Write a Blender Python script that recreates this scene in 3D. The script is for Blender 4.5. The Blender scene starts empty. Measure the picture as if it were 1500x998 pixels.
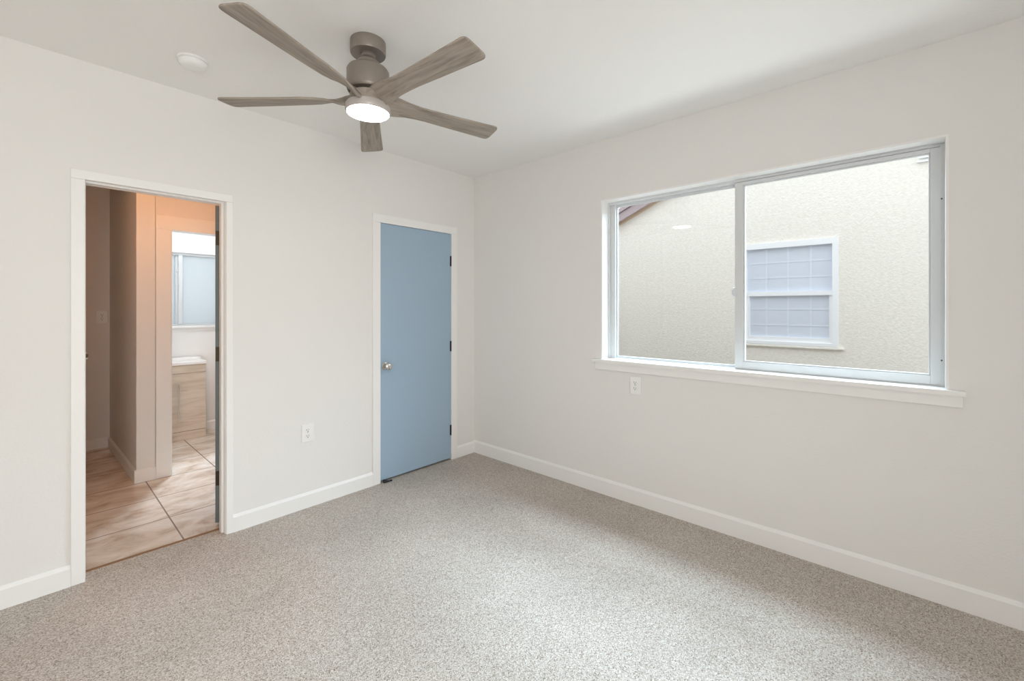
import bpy, bmesh, math, random
from mathutils import Vector, Matrix
random.seed(3)
SC = bpy.context.scene
COL = SC.collection
PI = math.pi

# ------------------------------------------------------------------ camera
YAW = math.radians(42.195)
CAM_H = 1.3632
cd = bpy.data.cameras.new('camera'); cam = bpy.data.objects.new('camera', cd); COL.objects.link(cam)
cam.location = (0, 0, CAM_H); cam.rotation_euler = (PI/2, 0, YAW - PI/2)
cd.sensor_width = 36; cd.lens = 636.96/1500*36; cd.shift_y = -47.16/1500
cd.clip_start = 0.02; cd.clip_end = 200
SC.camera = cam
# ------------------------------------------------------------------ room constants (metres)
XW, YW, H = 2.8217, 3.0425, 2.599        # window wall, door wall, ceiling
YH = 3.155                               # hall side of the door wall
XB, YB = -1.25, -1.70                    # walls behind the camera
XO = XW + 0.15                           # outside face of the window wall
# ------------------------------------------------------------------ colour management, world
SC.view_settings.view_transform = 'Standard'; SC.view_settings.look = 'None'
SC.view_settings.gamma = 1; SC.view_settings.exposure = 0.0
SC.view_settings.use_curve_mapping = False
SC.cycles.use_denoising = True
SC.cycles.max_bounces = 14; SC.cycles.diffuse_bounces = 8; SC.cycles.transparent_max_bounces = 16
SC.cycles.sample_clamp_indirect = 8; SC.cycles.caustics_reflective = False; SC.cycles.caustics_refractive = False
w = bpy.data.worlds.new('overcast_sky'); SC.world = w; w.use_nodes = True
bg = w.node_tree.nodes['Background']; bg.inputs[0].default_value = (0.90, 0.95, 1.0, 1); bg.inputs[1].default_value = 2.05

def area_light(name, loc, target, sx, sy, watts, col, spread=180):
    l = bpy.data.lights.new(name, 'AREA'); l.shape = 'RECTANGLE'; l.size = sx; l.size_y = sy
    l.energy = watts; l.color = col; l.spread = math.radians(spread)
    o = bpy.data.objects.new(name, l); COL.objects.link(o); o.location = loc
    d = Vector(target) - Vector(loc); o.rotation_euler = d.to_track_quat('-Z', 'Y').to_euler()
    return o
# added lamps over the alley, imitating sky light through the bedroom window
area_light('steep_sky_lamp', (XW+1.00, -0.10, 3.05), (XW-0.10, -0.10, 1.40), 5.6, 0.5, 165, (0.66, 0.85, 1.0), 140)
area_light('high_sky_lamp', (XW+2.40, -0.20, 3.35), (XW, -0.20, 1.55), 5.0, 0.9, 205, (0.65, 0.845, 1.0), 120)
# added hidden lamp below the sill, imitating light bounced up from the ground
area_light('ground_bounce_lamp', (XW+0.95, 0.75, 0.30), (XW-0.2, 0.80, 1.60), 4.5, 0.8, 26, (0.94, 0.98, 1.0), 130)
# added fill lamp outside the added window behind the camera
area_light('rear_fill_lamp', (-0.45, YB-0.16, 1.12), (-0.30, 1.2, 1.20), 1.1, 1.95, 54, (1.0, 0.972, 0.935), 150)
# daylight behind the frosted bathroom pane
area_light('bathroom_window_daylight', (1.08, 6.25, 1.7), (1.08, 5.0, 1.4), 1.1, 1.0, 4, (0.94, 0.97, 1.0), 180)

# ------------------------------------------------------------------ materials
def mat(name, col, rough=0.5, metal=0.0, spec=0.5):
    m = bpy.data.materials.new(name); m.use_nodes = True
    b = m.node_tree.nodes['Principled BSDF']
    b.inputs['Base Color'].default_value = (*col, 1); b.inputs['Roughness'].default_value = rough
    b.inputs['Metallic'].default_value = metal; b.inputs['Specular IOR Level'].default_value = spec
    return m
def nd(m, typ, **kw):
    n = m.node_tree.nodes.new(typ)
    for k, v in kw.items():
        if k.startswith('i_'): n.inputs[k[2:].replace('_', ' ')].default_value = v
        else: setattr(n, k, v)
    return n
def lk(m, a, ao, b, bi): m.node_tree.links.new(a.outputs[ao], b.inputs[bi])
def bsdf(m): return m.node_tree.nodes['Principled BSDF']
def noise_bump(m, scale, strength, dist=0.002, detail=3, coord='Object'):
    tc = nd(m, 'ShaderNodeTexCoord'); n = nd(m, 'ShaderNodeTexNoise', i_Scale=scale, i_Detail=detail)
    b = nd(m, 'ShaderNodeBump', i_Strength=strength, i_Distance=dist)
    lk(m, tc, coord, n, 'Vector'); lk(m, n, 'Fac', b, 'Height'); lk(m, b, 'Normal', bsdf(m), 'Normal')
    return n
def ramp(m, stops):
    r = nd(m, 'ShaderNodeValToRGB'); e = r.color_ramp.elements
    while len(e) < len(stops): e.new(0.5)
    for el, (p, c) in zip(e, stops): el.position = p; el.color = (*c, 1)
    return r

M = {}
M['wall'] = mat('wall_paint', (0.80, 0.786, 0.766), 0.75, spec=0.3); noise_bump(M['wall'], 90, 0.22, 0.003)
M['hallwall'] = mat('hall_paint', (0.80, 0.786, 0.766), 0.75, spec=0.3); noise_bump(M['hallwall'], 90, 0.15, 0.003)
M['ceiling'] = mat('ceiling_paint', (0.88, 0.872, 0.855), 0.85, spec=0.2); noise_bump(M['ceiling'], 70, 0.3, 0.003)
M['trim'] = mat('white_trim_paint', (0.86, 0.853, 0.838), 0.42)
M['vinyl'] = mat('shade_greyed_vinyl', (0.68, 0.695, 0.705), 0.35)  # white vinyl greyed, putting the frame's backlit shade into its colour
M['whitevinyl'] = mat('bright_white_vinyl', (0.90, 0.91, 0.93), 0.35)
M['blue'] = mat('blue_grey_door_paint', (0.34, 0.46, 0.58), 0.32); noise_bump(M['blue'], 60, 0.05, 0.002)
M['darkteal'] = mat('dark_teal_door_paint', (0.14, 0.16, 0.16), 0.45)
M['black'] = mat('black_metal', (0.012, 0.012, 0.013), 0.45)
M['nickel'] = mat('satin_nickel', (0.72, 0.69, 0.65), 0.22, 1.0)
M['fanmetal'] = mat('taupe_metal', (0.27, 0.235, 0.205), 0.42, 0.35)
M['kit'] = mat('glare_washed_metal', (0.52, 0.48, 0.46), 0.4, 0.2)  # ring metal lightened, with the lens glare put into its colour
M['plastic'] = mat('white_plastic', (0.86, 0.86, 0.85), 0.35)
M['slot'] = mat('socket_slot_dark', (0.10, 0.10, 0.095), 0.6)
M['rubber'] = mat('black_rubber', (0.02, 0.022, 0.028), 0.6)
M['brass'] = mat('aged_brass', (0.05, 0.035, 0.02), 0.4, 0.6)
M['counter'] = mat('white_counter', (0.88, 0.88, 0.87), 0.25)
M['edge'] = mat('brown_threshold_strip', (0.25, 0.13, 0.06), 0.6)
M['absorber'] = mat('dark_light_absorber', (0.10, 0.075, 0.06), 0.8)  # for an unseen layer added to soak up bounced light outside
M['ground'] = mat('darkened_alley_ground', (0.14, 0.115, 0.09), 0.95); noise_bump(M['ground'], 30, 0.3)  # unseen ground, darkened to cut light bounced onto the neighbour's wall
M['fascia'] = mat('mauve_fascia_paint', (0.44, 0.36, 0.38), 0.6)
M['soffit'] = mat('tan_rake_trim', (0.72, 0.56, 0.40), 0.7)
M['shingle'] = mat('roof_shingle', (0.30, 0.24, 0.25), 0.9); noise_bump(M['shingle'], 25, 0.6, 0.01)
M['screen'] = mat('bluish_window_screen', (0.66, 0.71, 0.80), 0.35)
M['grille'] = mat('pale_window_grille', (0.72, 0.77, 0.85), 0.4)

# stucco on the neighbouring house
m = M['stucco'] = mat('cream_stucco', (0.80, 0.745, 0.66), 0.9, spec=0.15)
n = noise_bump(m, 50, 0.6, 0.010, 6)
tc = nd(m, 'ShaderNodeTexCoord'); n2 = nd(m, 'ShaderNodeTexNoise', i_Scale=30, i_Detail=5)
r = ramp(m, [(0.35, (0.84, 0.80, 0.725)), (0.62, (0.89, 0.855, 0.79))]); lk(m, tc, 'Object', n2, 'Vector'); lk(m, n2, 'Fac', r, 'Fac'); lk(m, r, 'Color', bsdf(m), 'Base Color')

# carpet: speckled cut pile
m = M['carpet'] = mat('speckled_carpet', (0.5, 0.46, 0.42), 1.0, spec=0.05)
tc = nd(m, 'ShaderNodeTexCoord')
v = nd(m, 'ShaderNodeTexVoronoi', i_Scale=220.0); lk(m, tc, 'Object', v, 'Vector')
n1 = nd(m, 'ShaderNodeTexNoise', i_Scale=235.0, i_Detail=2.0); lk(m, tc, 'Object', n1, 'Vector')
sep = nd(m, 'ShaderNodeSeparateColor'); lk(m, v, 'Color', sep, 'Color')
mx = nd(m, 'ShaderNodeMath', operation='MULTIPLY_ADD'); mx.inputs[1].default_value = 0.45
lk(m, sep, 'Red', mx, 0); lk(m, n1, 'Fac', mx, 2)
r = ramp(m, [(0.38, (0.17, 0.12, 0.085)), (0.54, (0.43, 0.37, 0.315)), (0.78, (0.58, 0.525, 0.475)), (1.0, (0.74, 0.705, 0.665))])
lk(m, mx, 'Value', r, 'Fac')
n3 = nd(m, 'ShaderNodeTexNoise', i_Scale=2.2, i_Detail=4.0); lk(m, tc, 'Object', n3, 'Vector')
r3 = ramp(m, [(0.35, (0.90, 0.90, 0.90)), (0.65, (1, 1, 1))]); lk(m, n3, 'Fac', r3, 'Fac')
mm = nd(m, 'ShaderNodeMix', data_type='RGBA', blend_type='MULTIPLY'); mm.inputs['Factor'].default_value = 1.0
lk(m, r, 'Color', mm, 6); lk(m, r3, 'Color', mm, 7); lk(m, mm, 2, bsdf(m), 'Base Color')
b = nd(m, 'ShaderNodeBump', i_Strength=0.6, i_Distance=0.005); lk(m, mx, 'Value', b, 'Height'); lk(m, b, 'Normal', bsdf(m), 'Normal')

# hall tile: beige mottled, grout grid on the room axes
m = M['tile'] = mat('beige_stone_tile', (0.5, 0.4, 0.3), 0.22, spec=0.7)
tc = nd(m, 'ShaderNodeTexCoord'); mp = nd(m, 'ShaderNodeMapping'); lk(m, tc, 'Object', mp, 'Vector')
mp.inputs['Location'].default_value = (-0.600, -3.562, 0)
br = nd(m, 'ShaderNodeTexBrick', offset=0.0, squash=1.0)
br.inputs['Scale'].default_value = 1.0; br.inputs['Brick Width'].default_value = 0.455; br.inputs['Row Height'].default_value = 0.432
br.inputs['Mortar Size'].default_value = 0.004; br.inputs['Mortar Smooth'].default_value = 0.1
lk(m, mp, 'Vector', br, 'Vector')
n1 = nd(m, 'ShaderNodeTexNoise', i_Scale=5.0, i_Detail=8.0, i_Roughness=0.62, i_Distortion=0.6)
mp2 = nd(m, 'ShaderNodeMapping'); mp2.inputs['Scale'].default_value = (0.8, 1.2, 1); lk(m, tc, 'Object', mp2, 'Vector'); lk(m, mp2, 'Vector', n1, 'Vector')
r = ramp(m, [(0.30, (0.44, 0.32, 0.23)), (0.5, (0.70, 0.60, 0.50)), (0.70, (0.84, 0.79, 0.73))]); lk(m, n1, 'Fac', r, 'Fac')
mm = nd(m, 'ShaderNodeMix', data_type='RGBA'); mm.inputs[7].default_value = (0.22, 0.17, 0.13, 1)
lk(m, br, 'Fac', mm, 'Factor'); lk(m, r, 'Color', mm, 6); lk(m, mm, 2, bsdf(m), 'Base Color')
b = nd(m, 'ShaderNodeBump', i_Strength=0.4, i_Distance=0.003, invert=True); lk(m, br, 'Fac', b, 'Height'); lk(m, b, 'Normal', bsdf(m), 'Normal')

# wood with grain along local X
def wood(name, stops, sc, rough=0.6, bump=0.15):
    m = mat(name, stops[0][1], rough, spec=0.3)
    tc = nd(m, 'ShaderNodeTexCoord'); mp = nd(m, 'ShaderNodeMapping'); mp.inputs['Scale'].default_value = sc
    oi = nd(m, 'ShaderNodeObjectInfo'); cx = nd(m, 'ShaderNodeVectorMath', operation='ADD')
    ml = nd(m, 'ShaderNodeMath', operation='MULTIPLY'); ml.inputs[1].default_value = 7.0
    lk(m, oi, 'Random', ml, 0); lk(m, tc, 'Object', cx, 0); lk(m, ml, 'Value', cx, 1); lk(m, cx, 'Vector', mp, 'Vector')
    n = nd(m, 'ShaderNodeTexNoise', i_Scale=1.0, i_Detail=6.0, i_Roughness=0.6, i_Distortion=0.8); lk(m, mp, 'Vector', n, 'Vector')
    r = ramp(m, stops); lk(m, n, 'Fac', r, 'Fac'); lk(m, r, 'Color', bsdf(m), 'Base Color')
    b = nd(m, 'ShaderNodeBump', i_Strength=bump, i_Distance=0.001); lk(m, n, 'Fac', b, 'Height'); lk(m, b, 'Normal', bsdf(m), 'Normal')
    return m
M['blade'] = wood('weathered_grey_wood', [(0.28, (0.20, 0.175, 0.15)), (0.48, (0.33, 0.285, 0.24)), (0.72, (0.42, 0.37, 0.315))], (5, 55, 30))
M['oak'] = wood('pale_bleached_oak', [(0.3, (0.52, 0.42, 0.33)), (0.5, (0.66, 0.56, 0.46)), (0.7, (0.74, 0.65, 0.55))], (2.5, 20, 22), 0.5)

# clear glass (straight-through plus a fresnel mirror)
m = M['glass'] = bpy.data.materials.new('clear_window_glass'); m.use_nodes = True; m.node_tree.nodes.clear()
out = nd(m, 'ShaderNodeOutputMaterial'); mxs = nd(m, 'ShaderNodeMixShader'); tr = nd(m, 'ShaderNodeBsdfTransparent'); gl = nd(m, 'ShaderNodeBsdfGlossy')
tr.inputs[0].default_value = (0.97, 0.98, 0.975, 1); gl.inputs['Roughness'].default_value = 0.0
lw = nd(m, 'ShaderNodeLayerWeight', i_Blend=0.5); pw = nd(m, 'ShaderNodeMath', operation='POWER'); pw.inputs[1].default_value = 5.0
ma = nd(m, 'ShaderNodeMath', operation='MULTIPLY_ADD'); ma.inputs[1].default_value = 0.96; ma.inputs[2].default_value = 0.04
lk(m, lw, 'Facing', pw, 0); lk(m, pw, 'Value', ma, 0)
lk(m, ma, 'Value', mxs, 0); lk(m, tr, 0, mxs, 1); lk(m, gl, 0, mxs, 2); lk(m, mxs, 0, out, 0)
# frosted glass
m = M['frosted'] = bpy.data.materials.new('frosted_glass'); m.use_nodes = True; m.node_tree.nodes.clear()
out = nd(m, 'ShaderNodeOutputMaterial'); mxs = nd(m, 'ShaderNodeMixShader'); tl = nd(m, 'ShaderNodeBsdfTranslucent'); gl = nd(m, 'ShaderNodeBsdfDiffuse')
tl.inputs[0].default_value = (0.55, 0.58, 0.59, 1); gl.inputs[0].default_value = (0.8, 0.82, 0.83, 1); mxs.inputs[0].default_value = 0.25
n = nd(m, 'ShaderNodeTexNoise', i_Scale=60.0, i_Detail=3.0); tc = nd(m, 'ShaderNodeTexCoord'); lk(m, tc, 'Object', n, 'Vector')
b = nd(m, 'ShaderNodeBump', i_Strength=0.5, i_Distance=0.004); lk(m, n, 'Fac', b, 'Height'); lk(m, b, 'Normal', tl, 'Normal')
lk(m, tl, 0, mxs, 1); lk(m, gl, 0, mxs, 2); lk(m, mxs, 0, out, 0)
def emis(name, col, s):
    m = bpy.data.materials.new(name); m.use_nodes = True; b = bsdf(m)
    b.inputs['Base Color'].default_value = (0.9, 0.9, 0.9, 1); b.inputs['Emission Color'].default_value = (*col, 1); b.inputs['Emission Strength'].default_value = s
    return m
M['lens'] = emis('lit_fan_lens', (1.0, 0.97, 0.95), 42.0)
M['coolglobe'] = emis('bathroom_fill_globe', (0.86, 0.93, 1.0), 52.0)
M['warmglobe'] = emis('lit_hall_globe', (1.0, 0.40, 0.10), 40.0)

# ------------------------------------------------------------------ mesh helpers
class MB:
    def __init__(s): s.b = bmesh.new()
    def box(s, x0, x1, y0, y1, z0, z1):
        vs = [s.b.verts.new(p) for p in ((x0,y0,z0),(x1,y0,z0),(x1,y1,z0),(x0,y1,z0),(x0,y0,z1),(x1,y0,z1),(x1,y1,z1),(x0,y1,z1))]
        for f in ((0,3,2,1),(4,5,6,7),(0,1,5,4),(1,2,6,5),(2,3,7,6),(3,0,4,7)): s.b.faces.new([vs[i] for i in f])
        return s
    def prism(s, pts, axis, a0, a1):
        """polygon pts in the plane across axis, swept from a0 to a1"""
        def P(p, a): return (a, p[0], p[1]) if axis == 'x' else (p[0], a, p[1]) if axis == 'y' else (p[0], p[1], a)
        A = [s.b.verts.new(P(p, a0)) for p in pts]; B = [s.b.verts.new(P(p, a1)) for p in pts]; n = len(pts)
        s.b.faces.new(A[::-1]); s.b.faces.new(B)
        for i in range(n): s.b.faces.new((A[i], A[(i+1) % n], B[(i+1) % n], B[i]))
        return s
    def lathe(s, prof, seg=48, c=(0,0,0), axis='z'):
        def P(r, h, a):
            x, y = r*math.cos(a), r*math.sin(a)
            q = (x, y, h) if axis == 'z' else (x, h, y) if axis == 'y' else (h, x, y)
            return (q[0]+c[0], q[1]+c[1], q[2]+c[2])
        rings = []
        for r_, h_ in prof:
            if r_ < 1e-6: rings.append([s.b.verts.new(P(0, h_, 0))])
            else: rings.append([s.b.verts.new(P(r_, h_, 2*PI*i/seg)) for i in range(seg)])
        for A, B in zip(rings, rings[1:]):
            for i in range(seg):
                j = (i+1) % seg
                if len(A) == 1 and len(B) == 1: break
                if len(A) == 1: s.b.faces.new((A[0], B[i], B[j]))
                elif len(B) == 1: s.b.faces.new((A[i], A[j], B[0]))
                else: s.b.faces.new((A[i], A[j], B[j], B[i]))
        return s
    def loft(s, sections, cap=True):
        R = [[s.b.verts.new(p) for p in sec] for sec in sections]; n = len(R[0])
        for A, B in zip(R, R[1:]):
            for i in range(n): s.b.faces.new((A[i], A[(i+1) % n], B[(i+1) % n], B[i]))
        if cap: s.b.faces.new(R[0][::-1]); s.b.faces.new(R[-1])
        return s
    def build(s, name, m, parent=None, bevel=0.0, smooth=False, loc=None, seg=2):
        bmesh.ops.recalc_face_normals(s.b, faces=s.b.faces)
        if loc is not None: bmesh.ops.translate(s.b, verts=s.b.verts, vec=-Vector(loc))
        me = bpy.data.meshes.new(name); s.b.to_mesh(me); s.b.free(); me.materials.append(m)
        o = bpy.data.objects.new(name, me); COL.objects.link(o)
        if loc is not None: o.location = loc
        if parent is not None:
            o.parent = parent
        if bevel:
            md = o.modifiers.new('bevel', 'BEVEL'); md.width = bevel; md.segments = seg; md.limit_method = 'ANGLE'; md.angle_limit = math.radians(35)
        if smooth:
            for p in me.polygons: p.use_smooth = True
            me.set_sharp_from_angle(angle=math.radians(38))
        return o
def tag(o, label, cat, kind=None, group=None):
    o['label'] = label; o['category'] = cat
    if kind: o['kind'] = kind
    if group: o['group'] = group
    return o
def thing(name, label, cat, loc, rotz=0.0, kind=None, group=None):
    o = bpy.data.objects.new(name, None); COL.objects.link(o); o.location = loc; o.rotation_euler = (0, 0, rotz)
    o.empty_display_size = 0.05
    return tag(o, label, cat, kind, group)
def struct(o, label, cat): return tag(o, label, cat, 'structure')

# ================================================================== room shell
Y_FAR = 5.82
struct(MB().box(XB-0.12, XO, YB-0.12, 3.140, -0.10, 0).build('floor', M['carpet']), 'speckled grey beige carpet covering the bedroom', 'carpet')
struct(MB().box(0.0, XO, 3.150, Y_FAR+0.14, -0.10, 0).build('floor_hall', M['tile']), 'mottled beige tile in the hall beyond the open doorway', 'tile floor')
struct(MB().box(XB-0.12, XO, YB-0.12, Y_FAR+0.14, H, H+0.12).build('ceiling', M['ceiling']), 'white textured ceiling above the fan', 'ceiling')
# door wall
b = MB()
b.box(XB-0.12, 0.160, YW, YH, 0, H); b.box(0.160, 0.799, YW, YH, 2.028, H); b.box(0.799, 1.804, YW, YH, 0, H)
b.box(1.804, 2.556, YW, YH, 2.052, H); b.box(2.556, XW, YW, YH, 0, H)
struct(b.build('wall_left', M['wall']), 'off white wall holding the doorway and the blue door', 'wall')
# window wall
wy0, wy1, wz0, wz1 = -0.145, 1.669, 0.968, 2.162
b = MB()
b.box(XW, XO, YB-0.12, wy0, 0, H); b.box(XW, XO, wy1, Y_FAR+0.14, 0, H); b.box(XW, XO, wy0, wy1, 0, wz0); b.box(XW, XO, wy0, wy1, wz1, H)
struct(b.build('wall_right', M['wall']), 'off white wall holding the wide sliding window', 'wall')
b = MB(); XS = XO + 0.012
b.box(XO, XS, YB-0.12, wy0, -0.15, H+0.12); b.box(XO, XS, wy1, Y_FAR+0.14, -0.15, H+0.12); b.box(XO, XS, wy0, wy1, -0.15, wz0); b.box(XO, XS, wy0, wy1, wz1, H+0.12)
struct(b.build('bounce_absorber', M['absorber']), 'unseen dark cladding added outside the window wall to soak up light', 'cladding')
# the two walls behind the camera, one with an opening added for fill light
rx0, rx1, rz0, rz1 = -1.01, 0.11, 0.10, 2.12
b = MB(); b.box(XB-0.12, rx0, YB-0.12, YB, 0, H).box(rx1, XW, YB-0.12, YB, 0, H).box(rx0, rx1, YB-0.12, YB, 0, rz0).box(rx0, rx1, YB-0.12, YB, rz1, H)
struct(b.build('wall_back', M['wall']), 'off white bedroom wall behind the viewer', 'wall')
w3 = thing('window_added', 'added window passing fill light from behind the viewer', 'window', ((rx0+rx1)/2, YB-0.06, rz0), 0, 'structure')
hw = (rx1-rx0)/2; hh = rz1-rz0
MB().box(-hw, -hw+0.05, -0.05, 0.03, 0, hh).box(hw-0.05, hw, -0.05, 0.03, 0, hh).box(-hw+0.05, hw-0.05, -0.05, 0.03, 0, 0.05).box(-hw+0.05, hw-0.05, -0.05, 0.03, hh-0.05, hh).box(-0.03, 0.03, -0.04, 0.02, 0.05, hh-0.05).build('frame', M['vinyl'], w3)
struct(MB().box(XB-0.12, XB, YB, YW, 0, H).build('wall_rear', M['wall']), 'off white bedroom wall to the left of the viewer', 'wall')

def base_prof(f, sgn, h=0.114, t=0.014, ch=0.016):   # cross section (offset, z) from wall face f
    return [(f, 0), (f+sgn*t, 0), (f+sgn*t, h-ch), (f+sgn*(t*0.45), h-0.004), (f+sgn*(t*0.2), h), (f, h)]
b = MB()
for x0, x1 in ((XB, 0.1255), (0.8205, 1.755), (2.597, XW)): b.prism(base_prof(YW, -1, 0.104), 'x', x0, x1)
struct(b.build('baseboard_left', M['trim']), 'white baseboard along the wall with two doors', 'baseboard')
struct(MB().prism(base_prof(XW, -1, 0.114), 'y', YB, YW).build('baseboard_right', M['trim']), 'white baseboard along the window wall', 'baseboard')

# ------------------------------------------------------------------ doorway to the hall
CY = YW - 0.015
b = MB()
b.box(0.1255, 0.1770, CY, YW, 0, 2.005).box(0.7830, 0.8205, CY, YW, 0, 2.005).box(0.1255, 0.8205, CY, YW, 2.005, 2.051)
t1 = struct(b.build('trim_1', M['trim'], bevel=0.003), 'white casing around the open hall doorway', 'door casing')
b = MB(); b.box(0.160, 0.1785, YW, YH, 0, 2.028).box(0.7805, 0.799, YW, YH, 0, 2.028).box(0.1785, 0.7805, YW, YH, 2.010, 2.028)
b.box(0.1785, 0.1815, 3.076, 3.117, 0, 2.010).box(0.769, 0.7805, 3.076, 3.117, 0, 2.010).box(0.1815, 0.769, 3.076, 3.117, 1.999, 2.010)
b.build('jamb', M['trim'], t1)
b = MB(); b.box(0.115, 0.172, YH, YH+0.014, 0, 2.005).box(0.786, 0.843, YH, YH+0.014, 0, 2.005).box(0.115, 0.843, YH, YH+0.014, 2.005, 2.062)
b.build('hall_side_casing', M['trim'], t1)
struct(MB().prism([(3.132, -0.004), (3.156, -0.004), (3.154, 0.003), (3.136, 0.004)], 'x', 0.1785, 0.7805).build('trim_2', M['edge']), 'thin brown strip where the carpet meets the hall tile', 'threshold')
# the door swung back into the hall: only its hinge edge shows
d1 = thing('door_1', 'dark teal hall door swung open, seen edge-on at the doorway', 'door', (0.797, 3.178, 0.012), math.radians(-113), 'structure')
MB().box(-0.605, 0, -0.034, 0, 0.012, 1.993).build('door_leaf', M['darkteal'], d1, bevel=0.002)
for z in (0.245, 1.02, 1.745):
    hb = MB().box(-0.0005, 0.0018, -0.031, -0.004, z, z+0.09); hb.lathe([(0, z-0.004), (0.0055, z-0.002), (0.0055, z+0.092), (0, z+0.094)], 12, (0.004, 0.002, 0))
    hb.build('hinge', M['brass'], d1)
k = MB().lathe([(0, 0), (0.03, 0), (0.031, -0.006), (0.012, -0.012), (0.012, -0.03), (0.026, -0.04), (0.028, -0.055), (0.018, -0.066), (0, -0.068)], 24, (-0.545, -0.034, 0.92), 'y')
k.build('door_knob', M['nickel'], d1, smooth=True)

# ------------------------------------------------------------------ blue closet door
b = MB(); b.box(1.755, 1.8195, CY, YW, 0, 2.032).box(2.533, 2.597, CY, YW, 0, 2.032).box(1.755, 2.597, CY, YW, 2.032, 2.098)
t2 = struct(b.build('trim_3', M['trim'], bevel=0.003), 'white casing around the closed blue door', 'door casing')
b = MB(); b.box(1.804, 1.822, YW, YH, 0, 2.052).box(2.538, 2.556, YW, YH, 0, 2.052).box(1.822, 2.538, YW, YH, 2.034, 2.052)
b.box(1.822, 1.834, YW+0.040, YH, 0, 2.034).box(2.526, 2.538, YW+0.040, YH, 0, 2.034).box(1.834, 2.526, YW+0.040, YH, 2.022, 2.034)
b.build('jamb', M['trim'], t2)
d2 = thing('door_2', 'closed flat blue grey door beside the room corner', 'door', (1.825, YW, 0), 0, 'structure')
MB().box(0, 0.710, 0.001, 0.036, 0.014, 2.031).build('door_leaf', M['blue'], d2, bevel=0.0015)
for z in (0.222, 0.978, 1.743):
    hb = MB().box(0.7085, 0.7145, -0.0015, 0.004, z, z+0.090)
    hb.lathe([(0, z-0.003), (0.0062, z-0.002), (0.0068, z+0.002), (0.0068, z+0.088), (0.0062, z+0.092), (0, z+0.093)], 14, (0.711, -0.006, 0))
    hb.box(0.700, 0.722, -0.0025, 0.001, z, z+0.090)
    hb.build('hinge', M['black'], d2)
kx, kz = 0.045, 0.909
rose = MB().lathe([(0, 0.001), (0.0325, 0.001), (0.0325, -0.004), (0.028, -0.009), (0.013, -0.011), (0.012, -0.028), (0, -0.028)], 36, (kx, 0, kz), 'y').build('knob_rose', M['nickel'], d2, smooth=True)
MB().lathe([(0, -0.026), (0.012, -0.026), (0.017, -0.030), (0.0255, -0.037), (0.0275, -0.046), (0.026, -0.056), (0.020, -0.061), (0.008, -0.063), (0, -0.063)], 36, (kx, 0, kz), 'y').build('door_knob', M['nickel'], d2, smooth=True)
# closet behind it
struct(MB().box(1.70, 1.80, YH, Y_FAR, 0, H).build('wall_hall_right', M['hallwall']), 'wall closing the hall and bathroom on the right', 'wall')

# little black stop on the carpet at the door's free corner
ds = thing('door_stop', 'small black rubber stop at the foot of the blue door', 'door stop', (1.868, 3.016, 0))
MB().prism([(-0.030, 0.001), (0.026, 0.001), (0.026, 0.005), (-0.018, 0.024), (-0.030, 0.024)], 'y', -0.010, 0.010).build('wedge', M['rubber'], ds, bevel=0.002)
MB().box(0.024, 0.040, -0.016, 0.004, 0.001, 0.010).build('tip', M['rubber'], ds, bevel=0.003)

# ------------------------------------------------------------------ bedroom window (in the x = XW wall)
w1 = thing('window_1', 'wide white sliding window with two panes and white sill', 'window', (XW, 0.76, 0.99), 0, 'structure')
def wb(mb): return mb
def W(name, boxes, m, parent=w1, bevel=0.0015):
    b = MB()
    for (o0, o1, y0, y1, z0, z1) in boxes: b.box(o0, o1, y0-0.76, y1-0.76, z0-0.99, z1-0.99)
    return b.build(name, m, parent, bevel=bevel)
iy0, iy1, iz0, iz1 = -0.1345, 1.6590, 0.990, 2.1520
W('liner', [(-0.004, 0.15, iy1, wy1, iz0, wz1), (-0.004, 0.15, wy0, iy0, iz0, wz1), (-0.004, 0.15, iy0, iy1, iz1, wz1)], M['trim'], bevel=0)
W('window_sill', [(-0.032, 0.0, -0.197, 1.726, 0.968, 0.990), (0.0, 0.15, wy0, wy1, 0.968, 0.990)], M['trim'], bevel=0.0)
W('apron', [(-0.014, 0, -0.190, 1.714, 0.913, 0.968)], M['trim'], bevel=0.003)
f0, f1 = 0.084, 0.150
fr_o = W('frame', [(f0, f1, 1.646, iy1, iz0, iz1), (f0+0.018, f1, 1.610, 1.646, iz0, 2.136),
            (f0, f1, iy0, -0.120, iz0, iz1), (f0, f1, -0.120, 1.646, 2.136, iz1), (f0+0.032, f1, -0.120, 1.610, 2.124, 2.136),
            (f0, f1, -0.120, 1.610, iz0, 0.9945), (f0+0.034, f1, 0.782, 1.610, 0.9945, 1.004), (f0+0.034, f1, 0.735, 0.782, 0.9945, 2.124)], M['vinyl'])
for z in (1.065, 1.835):
    MB().lathe([(0, 0), (0.004, 0), (0.0045, -0.0012), (0, -0.002)], 12, (f0+0.001, -0.118-0.76-0.006, z-0.99+0.05), 'x').build('screw', M['slot'], fr_o)
s0, s1 = 0.0835, 0.113
sash = W('sliding_sash', [(s0, s1, 0.737, 0.782, 0.9955, 2.134), (s0, s1, -0.124, -0.086, 0.9955, 2.134), (s0, s1, -0.086, 0.737, 2.115, 2.134), (s0, s1, -0.086, 0.737, 0.9955, 1.038),
                          (s0-0.003, s0+0.01, iy0, 0.78, 2.140, 2.146)], M['vinyl'])
W('glazing_bead', [(s0+0.008, s1-0.006, 0.727, 0.737, 1.038, 2.115), (s0+0.008, s1-0.006, -0.086, -0.080, 1.038, 2.115), (s0+0.008, s1-0.006, -0.080, 0.727, 2.108, 2.115), (s0+0.008, s1-0.006, -0.080, 0.727, 1.038, 1.046)], M['vinyl'], sash)
W('glass', [(0.096, 0.100, -0.084, 0.733, 1.040, 2.113)], M['glass'], sash, 0)
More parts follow.
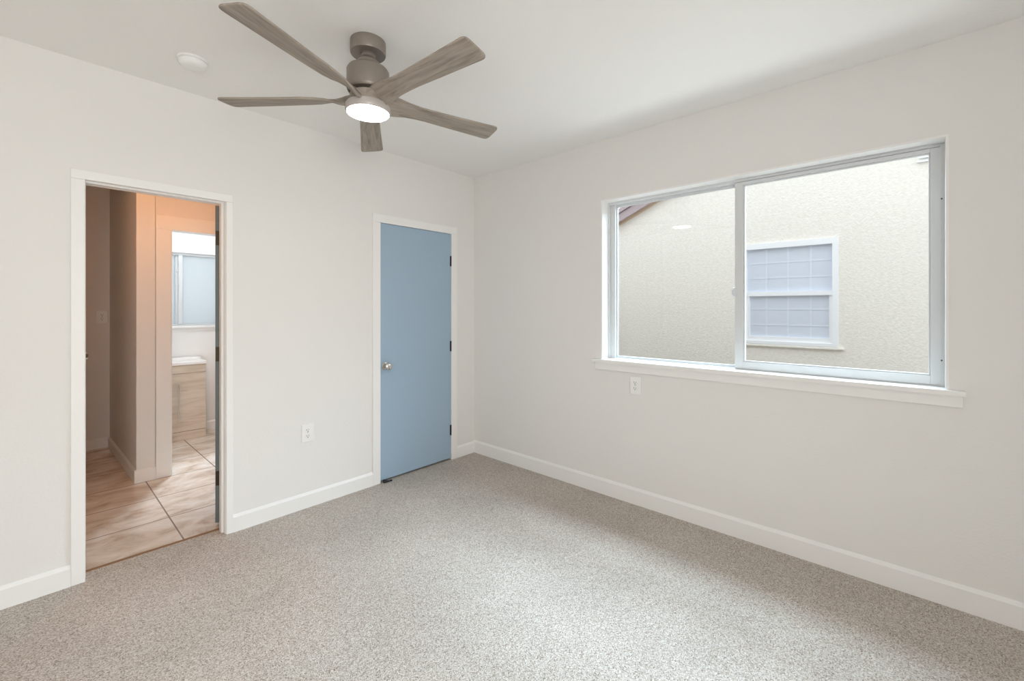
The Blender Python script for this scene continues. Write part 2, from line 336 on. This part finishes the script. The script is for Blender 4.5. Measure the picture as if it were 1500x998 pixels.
W('latch', [(s0-0.012, s0+0.002, 0.776, 0.790, 1.435, 1.490), (s0-0.016, s0-0.010, 0.782, 0.796, 1.445, 1.480)], M['vinyl'], sash, 0.002)
W('glazing_bead', [(0.122, 0.140, 1.602, 1.610, 1.004, 2.124), (0.122, 0.140, 0.782, 0.790, 1.004, 2.124), (0.122, 0.140, 0.790, 1.602, 2.118, 2.124), (0.122, 0.140, 0.790, 1.602, 1.004, 1.009)], M['vinyl'], fr_o)
W('glass', [(0.128, 0.132, 0.786, 1.606, 1.006, 2.122)], M['glass'], fr_o, 0)

# ================================================================== hall and bathroom
struct(MB().box(0.03, 0.165, YH, Y_FAR+0.14, 0, H).build('wall_hall_left', M['hallwall']), 'wall closing the hall on the left', 'wall')
struct(MB().prism([(0.545, 4.45), (0.662, 4.45), (0.662, Y_FAR), (0.512, Y_FAR)], 'z', 0, H).build('wall_hall_side', M['hallwall']), 'hall wall corner left of the bathroom doorway', 'wall')
bw = (0.70, 1.46, 1.175, 1.965)
b = MB(); b.box(0.03, bw[0], Y_FAR, Y_FAR+0.14, 0, H).box(bw[1], XO, Y_FAR, Y_FAR+0.14, 0, H).box(bw[0], bw[1], Y_FAR, Y_FAR+0.14, 0, bw[2]).box(bw[0], bw[1], Y_FAR, Y_FAR+0.14, bw[3], H)
struct(b.build('wall_hall_far', M['hallwall']), 'far wall behind the hall alcove and bathroom vanity', 'wall')
b = MB(); b.box(0.660, 0.752, 4.45, 4.56, 0, H).box(0.752, 1.49, 4.45, 4.56, 2.02, H).box(1.49, 1.70, 4.45, 4.56, 0, H)
struct(b.build('wall_bathroom', M['hallwall']), 'hall wall around the bathroom doorway', 'wall')
b = MB(); b.box(0.662, 0.762, 4.432, 4.45, 0, 2.000).box(1.475, 1.575, 4.432, 4.45, 0, 2.000).box(0.662, 1.575, 4.432, 4.45, 2.000, 2.112)
t3 = struct(b.build('trim_4', M['trim'], bevel=0.004), 'white casing around the bathroom doorway across the hall', 'door casing')
b = MB(); b.box(0.752, 0.768, 4.45, 4.56, 0, 2.005).box(1.472, 1.49, 4.45, 4.56, 0, 2.005).box(0.768, 1.472, 4.45, 4.56, 2.003, 2.02)
b.build('jamb', M['trim'], t3)
b = MB(); b.prism(base_prof(Y_FAR, -1, 0.10), 'x', 0.165, 0.512)
b.prism(base_prof(Y_FAR, -1, 0.10), 'x', 1.245, 1.70)
struct(b.build('baseboard_far', M['trim']), 'baseboard on the far wall of the hall alcove and bathroom', 'baseboard')
b = MB()
pr = base_prof(0, -1, 0.10)
b.loft([[(0.545+0.001+p[0], 4.438, p[1]) for p in pr], [(0.512+p[0], Y_FAR, p[1]) for p in pr]])
b.prism(base_prof(4.45, -1, 0.10), 'x', 0.532, 0.664)
struct(b.build('baseboard_hall', M['trim']), 'baseboard wrapping the hall wall corner', 'baseboard')
# knob of a closed door on the hall's left wall
d3 = thing('door_3', 'closed door on the left hall wall, only its knob showing', 'door', (0.170, 3.40, 0), 0, 'structure')
MB().box(-0.005, 0.010, 0, 0.68, 0.012, 2.03).build('door_leaf', M['trim'], d3, bevel=0.002)
MB().lathe([(0, 0.010), (0.030, 0.010), (0.030, 0.015), (0.012, 0.020), (0.012, 0.045), (0.024, 0.052), (0.027, 0.062), (0.022, 0.073), (0, 0.077)], 28, (0, 0.57, 1.052), 'x').build('door_knob', M['nickel'], d3, smooth=True)

# bathroom window, frosted
w2 = thing('window_2', 'frosted bathroom window with white frame above the vanity', 'window', (1.08, Y_FAR, 1.175), 0, 'structure')
def V(name, boxes, m, parent=w2, bevel=0.002):
    b = MB()
    for (x0, x1, o0, o1, z0, z1) in boxes: b.box(x0-1.08, x1-1.08, o0, o1, z0-1.175, z1-1.175)
    return b.build(name, m, parent, bevel=bevel)
vf = V('frame', [(0.70, 0.735, 0.02, 0.10, 1.175, 1.965), (1.425, 1.46, 0.02, 0.10, 1.175, 1.965), (0.735, 1.425, 0.02, 0.10, 1.940, 1.965), (0.735, 1.425, 0.02, 0.10, 1.175, 1.192),
                 (1.062, 1.098, 0.012, 0.07, 1.192, 1.940), (1.040, 1.062, 0.05, 0.09, 1.192, 1.940)], M['vinyl'])
V('frosted_pane', [(1.098, 1.425, 0.045, 0.050, 1.192, 1.940)], M['frosted'], vf, 0)
V('frosted_pane', [(0.735, 1.040, 0.070, 0.075, 1.192, 1.940)], M['frosted'], vf, 0)
V('latch', [(1.040, 1.062, 0.036, 0.05, 1.34, 1.39), (1.040, 1.062, 0.036, 0.05, 1.76, 1.81)], M['vinyl'], vf)
V('casing', [(0.63, 0.70, -0.014, 0, 1.145, 1.965), (1.46, 1.53, -0.014, 0, 1.145, 1.965), (0.63, 1.53, -0.016, 0, 1.965, 2.05)], M['trim'])
V('window_sill', [(0.61, 1.55, -0.035, 0.02, 1.150, 1.175), (0.64, 1.52, -0.012, 0, 1.115, 1.150)], M['trim'])

# vanity
vn = thing('vanity_cabinet', 'pale wood bathroom vanity with white top below the frosted window', 'vanity', (0.945, 5.535, 0))
MB().box(-0.30, 0.300, 0.020, 0.262, 0.0, 0.775).box(-0.30, 0.300, 0.0, 0.262, 0.0, 0.086).build('body', M['oak'], vn)
MB().box(-0.298, 0.298, 0.001, 0.019, 0.692, 0.774).build('drawer', M['oak'], vn, bevel=0.0015)
vd = MB().box(0.0015, 0.298, 0.001, 0.019, 0.090, 0.688).build('door', M['oak'], vn, bevel=0.0015)
vd2 = MB().box(-0.298, -0.0015, 0.001, 0.019, 0.090, 0.688).build('door', M['oak'], vn, bevel=0.0015)
for par, x in ((vd, 0.060), (vd2, -0.060)):
    hb = MB().lathe([(0, 0.20), (0.006, 0.20), (0.006, 0.58), (0, 0.58)], 14, (x, -0.026, 0))
    for z in (0.245, 0.535): hb.lathe([(0, 0.003), (0.004, 0.003), (0.004, -0.026), (0, -0.026)], 10, (x, 0, z), 'y')
    hb.build('handle', M['nickel'], par, smooth=True)
b = MB().box(-0.308, 0.308, -0.012, 0.262, 0.776, 0.806)
b.build('countertop', M['counter'], vn, bevel=0.004)
MB().box(-0.308, 0.308, 0.240, 0.262, 0.806, 0.835).build('backsplash', M['counter'], vn, bevel=0.003)

# added unseen bathroom lamp, standing in for daylight from its window
bl = thing('bathroom_fill_lamp', 'added unseen ceiling lamp brightening the bathroom', 'lamp', (0.945, 4.78, H))
MB().lathe([(0, 0), (0.15, 0), (0.15, -0.02), (0.135, -0.026), (0, -0.026)], 32).build('base', M['plastic'], bl, smooth=True)
MB().lathe([(0.132, -0.026), (0.130, -0.04), (0.11, -0.058), (0.06, -0.070), (0, -0.074)], 32).build('globe', M['coolglobe'], bl, smooth=True)
sp = bpy.data.lights.new('hall_tile_fill_spot', 'SPOT'); sp.energy = 170; sp.spot_size = math.radians(62); sp.spot_blend = 0.6; sp.shadow_soft_size = 0.05; sp.color = (0.68, 0.84, 1.0)  # added spot that brightens the hall tile through the bathroom doorway
so = bpy.data.objects.new('hall_tile_fill_spot', sp); COL.objects.link(so); so.location = (0.945, 4.78, H-0.20)
so.rotation_euler = (Vector((0.80, 3.70, 0)) - so.location).to_track_quat('-Z', 'Y').to_euler()
# warm lamp on the hall ceiling
hl = thing('hall_lamp', 'round warm ceiling lamp in the hall', 'lamp', (0.60, 3.62, H))
MB().lathe([(0, 0), (0.13, 0), (0.13, -0.02), (0.115, -0.026), (0, -0.026)], 32).build('base', M['plastic'], hl, smooth=True)
MB().lathe([(0.112, -0.026), (0.110, -0.045), (0.09, -0.072), (0.05, -0.09), (0, -0.096)], 32).build('globe', M['warmglobe'], hl, smooth=True)

# ================================================================== fan
FX, FY = 1.0477, 1.8518
fan = thing('ceiling_fan', 'five blade grey wood ceiling fan with lit round lamp', 'ceiling fan', (FX, FY, H))
def fz(z): return z - H
def L(name, prof, m, parent=fan, seg=56): return MB().lathe([(r_, fz(z_)) for r_, z_ in prof], seg).build(name, m, parent, smooth=True)
can = L('canopy', [(0, 2.599), (0.079, 2.599), (0.0795, 2.596), (0.0795, 2.546), (0.077, 2.541), (0.034, 2.541), (0.034, 2.537), (0, 2.537)], M['fanmetal'])
L('canopy_ring', [(0.014, 2.536), (0.033, 2.537), (0.034, 2.533), (0.030, 2.527), (0.020, 2.522), (0.0125, 2.521)], M['fanmetal'], can)
L('downrod', [(0, 2.545), (0.0115, 2.545), (0.0115, 2.495), (0, 2.495)], M['fanmetal'])
L('motor_housing', [(0, 2.512), (0.042, 2.511), (0.049, 2.507), (0.051, 2.500), (0.051, 2.490), (0.056, 2.486), (0.076, 2.479), (0.088, 2.471), (0.0945, 2.460), (0.0945, 2.376), (0.092, 2.368), (0.087, 2.364), (0, 2.364)], M['fanmetal'])
hub = L('hub', [(0, 2.366), (0.055, 2.366), (0.055, 2.356), (0.076, 2.354), (0.080, 2.350), (0.082, 2.318), (0.086, 2.308), (0.086, 2.300), (0, 2.300)], M['blade'])
kit = L('light_kit', [(0.085, 2.306), (0.097, 2.304), (0.1005, 2.298), (0.1005, 2.276), (0.098, 2.270), (0.0945, 2.268), (0.0935, 2.272), (0, 2.274)], M['kit'])
L('lens', [(0.0930, 2.2735), (0.0930, 2.2695), (0.085, 2.2665), (0.05, 2.2645), (0, 2.264)], M['lens'], kit)
# one blade along +X: widening plank with a twisted, thickened root
def sec(r_, hw, pitch, th, zc, sweep=0.0):
    pts = []; c_, s_ = math.cos(pitch), math.sin(pitch); n = 7
    def add(u, v):
        pts.append((r_, u*c_ - v*s_ + sweep, zc + u*s_ + v*c_))
    rr = th/2
    for i in range(n+1):
        a = -PI/2 + PI*i/n; add(hw - rr + rr*math.cos(a), rr*math.sin(a))
    add(0, rr*1.12)
    for i in range(n+1):
        a = PI/2 + PI*i/n; add(-hw + rr + rr*math.cos(a), rr*math.sin(a))
    add(0, -rr*1.12)
    return pts
def build_blade():
    P9 = math.radians(-9.4)
    rows = [(0.050, 0.044, math.radians(-50), 0.020, 2.331), (0.085, 0.049, math.radians(-48), 0.018, 2.331), (0.115, 0.0500, math.radians(-43), 0.016, 2.331), (0.150, 0.0490, math.radians(-31), 0.013, 2.331),
            (0.190, 0.0480, math.radians(-19), 0.011, 2.331), (0.240, 0.0490, math.radians(-12), 0.0105, 2.3305), (0.300, 0.0510, P9, 0.010, 2.331), (0.400, 0.0545, P9, 0.0095, 2.330), (0.500, 0.0585, P9, 0.0095, 2.330), (0.600, 0.0625, P9, 0.009, 2.330),
            (0.648, 0.0648, P9, 0.009, 2.330), (0.662, 0.0640, P9, 0.009, 2.330), (0.670, 0.0605, P9, 0.0085, 2.330), (0.6755, 0.0545, P9, 0.008, 2.330), (0.679, 0.044, P9, 0.007, 2.330), (0.6805, 0.025, P9, 0.005, 2.330)]
    return MB().loft([sec(r_, hw, p, th, fz(zc)) for r_, hw, p, th, zc in rows])
bl0 = build_blade().build('blade', M['blade'], fan, smooth=True)
for k in range(5):
    o = bl0 if k == 0 else bl0.copy()
    if k: COL.objects.link(o); o.parent = fan
    o.rotation_euler = (0, 0, math.radians(202.5 - 72*k))

# smoke detector
sd = thing('smoke_detector', 'round white smoke detector on the ceiling left of the fan', 'smoke detector', (0.537, 2.628, H))
MB().lathe([(0, 0), (0.064, 0), (0.064, -0.008), (0.061, -0.010), (0, -0.010)], 40).build('base', M['plastic'], sd, smooth=True)
MB().lathe([(0.054, -0.010), (0.054, -0.014), (0.0605, -0.0145), (0.061, -0.020), (0.056, -0.031), (0.046, -0.037), (0.02, -0.039), (0, -0.039)], 40).build('cover', M['plastic'], sd, smooth=True)
MB().lathe([(0, -0.038), (0.008, -0.0385), (0.008, -0.041), (0, -0.0415)], 20, (0.02, -0.015, 0)).build('test_button', M['plastic'], sd, smooth=True)

# power outlets: local -Y faces the room, plate centre at the origin
def outlet(label, loc, rotz, w_=0.079, h_=0.124):
    t = thing('power_outlet', label, 'outlet', loc, rotz, None, 'wall power outlets')
    MB().box(-w_/2, w_/2, -0.006, 0, -h_/2, h_/2).build('plate', M['plastic'], t, bevel=0.003)
    for z in (-0.0195, 0.0195):
        prof = []
        for i in range(24):
            a = 2*PI*i/24; prof.append((0.0172*math.cos(a), max(-0.0135, min(0.0135, 0.0172*math.sin(a))) + z))
        rc = MB().prism(prof, 'y', -0.0085, -0.005).build('receptacle', M['plastic'], t)
        MB().box(-0.0085, -0.0058, -0.0090, -0.0080, z-0.002, z+0.008).box(0.0058, 0.0080, -0.0090, -0.0080, z-0.001, z+0.007).lathe([(0, -0.0090), (0.0032, -0.0090), (0.0032, -0.0080), (0, -0.0080)], 12, (0, 0, z-0.0085), 'y').build('slots', M['slot'], rc)
    MB().lathe([(0, -0.0072), (0.003, -0.0070), (0.0035, -0.006), (0, -0.006)], 12, (0, 0, 0), 'y').build('screw', M['nickel'], t)
    return t
outlet('white power outlet on the wall between doorway and blue door', (1.267, YW, 0.509), 0)
outlet('white power outlet just below the bedroom window sill', (XW, 1.397, 0.826), -PI/2)
outlet('power outlet on the dim far wall of the hall alcove', (0.457, Y_FAR, 1.279), 0)

# ================================================================== outside
NX = XW + 2.80
struct(MB().box(XO, NX+0.4, -6, 9, -0.25, -0.15).build('ground', M['ground']), 'unseen ground strip between the two houses, darkened to cut bounced light', 'ground')
nh = thing('neighbour_house', 'cream stucco house with mauve roof edge outside the window', 'house', (NX, 1.0, -0.15))
def N(mb, name, m, parent=nh, bevel=0.0): return mb.build(name, m, parent, bevel=bevel)
def ny(y): return y - 1.0
def nz(z): return z + 0.15
SL = 0.42; RY, RZ = 3.071, 2.594            # rake line passes here
def rake(y): return RZ + (RY - y)*SL
nwy0, nwy1, nwz0, nwz1 = 0.522, 1.432, 0.958, 2.104
ridge = -1.6
b = MB()
yl = 4.6
# wall with a window opening, built from prisms (polygon in y,z swept through x)
b.prism([(ny(yl), nz(-0.15)), (ny(nwy1), nz(-0.15)), (ny(nwy1), nz(rake(nwy1)+0.02)), (ny(yl), nz(rake(yl)+0.02))], 'x', 0, 0.2)
b.prism([(ny(nwy0), nz(-0.15)), (ny(-7.8), nz(-0.15)), (ny(-7.8), nz(rake(yl)+0.02)), (ny(ridge), nz(rake(ridge)+0.02)), (ny(nwy0), nz(rake(nwy0)+0.02))], 'x', 0, 0.2)
b.prism([(ny(nwy1), nz(-0.15)), (ny(nwy0), nz(-0.15)), (ny(nwy0), nz(nwz0)), (ny(nwy1), nz(nwz0))], 'x', 0, 0.2)
b.prism([(ny(nwy1), nz(nwz1)), (ny(nwy0), nz(nwz1)), (ny(nwy0), nz(rake(nwy0)+0.02)), (ny(nwy1), nz(rake(nwy1)+0.02))], 'x', 0, 0.2)
N(b, 'wall', M['stucco'])
def rk(y0, y1, lo, hi): return [(ny(y0), nz(rake(y0)+lo)), (ny(y1), nz(rake(y1)+lo)), (ny(y1), nz(rake(y1)+hi)), (ny(y0), nz(rake(y0)+hi))]
ye = 4.9
N(MB().prism(rk(ye, ridge, -0.072, 0.0), 'x', -0.03, 0), 'rake_trim', M['soffit'])
N(MB().prism(rk(ye, ridge, -0.055, 0.052), 'x', -0.10, -0.07), 'fascia', M['fascia'])
N(MB().prism(rk(ye, ridge, -0.03, 0.0), 'x', -0.07, 0.0), 'soffit', M['soffit'])
N(MB().prism(rk(ye, ridge, 0.060, 0.118), 'x', -0.125, -0.05), 'roof_edge', M['fascia'])
N(MB().prism(rk(ye, ridge, 0.053, 0.122), 'x', -0.10, 5.0), 'roof', M['shingle'])
# its single-hung window
def NW(name, boxes, m, parent, bevel=0.0):
    b = MB()
    for (o0, o1, y0, y1, z0, z1) in boxes: b.box(o0, o1, ny(y0), ny(y1), nz(z0), nz(z1))
    return b.build(name, m, parent, bevel=bevel)
zr = 1.527
nwf = NW('window', [(-0.02, 0.08, nwy0, nwy0+0.05, nwz0, nwz1), (-0.02, 0.08, nwy1-0.05, nwy1, nwz0, nwz1), (-0.02, 0.08, nwy0+0.05, nwy1-0.05, nwz1-0.062, nwz1), (-0.02, 0.08, nwy0+0.05, nwy1-0.05, nwz0, nwz0+0.035)], M['whitevinyl'], nh)
NW('meeting_rail', [(-0.012, 0.06, nwy0+0.05, nwy1-0.05, zr-0.024, zr+0.022)], M['whitevinyl'], nwf)
NW('lower_sash', [(0.0, 0.05, nwy0+0.05, nwy0+0.078, nwz0+0.035, zr-0.02), (0.0, 0.05, nwy1-0.078, nwy1-0.05, nwz0+0.035, zr-0.02), (0.0, 0.05, nwy0+0.078, nwy1-0.078, nwz0+0.035, nwz0+0.085)], M['whitevinyl'], nwf)
NW('upper_pane', [(0.030, 0.040, nwy0+0.05, nwy1-0.05, zr, nwz1-0.06)], M['screen'], nwf, 0)
NW('lower_pane', [(0.030, 0.040, nwy0+0.07, nwy1-0.07, nwz0+0.08, zr)], M['screen'], nwf, 0)
gb = []
for y in (0.764, 0.975, 1.186): gb.append((0.026, 0.030, y-0.009, y+0.009, nwz0+0.085, nwz1-0.062))
for z in (1.880, 1.709, 1.354, 1.175): gb.append((0.0265, 0.0295, nwy0+0.06, nwy1-0.06, z-0.008, z+0.008))
NW('grille', gb, M['grille'], nwf, 0)
NW('window_sill', [(-0.028, 0.0, nwy0-0.048, nwy1+0.048, nwz0-0.030, nwz0-0.004)], M['stucco'], nwf, 0.006)
NW('wall_vent', [(-0.045, 0, -0.30, -0.088, 2.768, 2.806), (-0.03, 0, -0.32, -0.075, 2.735, 2.752)], M['whitevinyl'], nh)
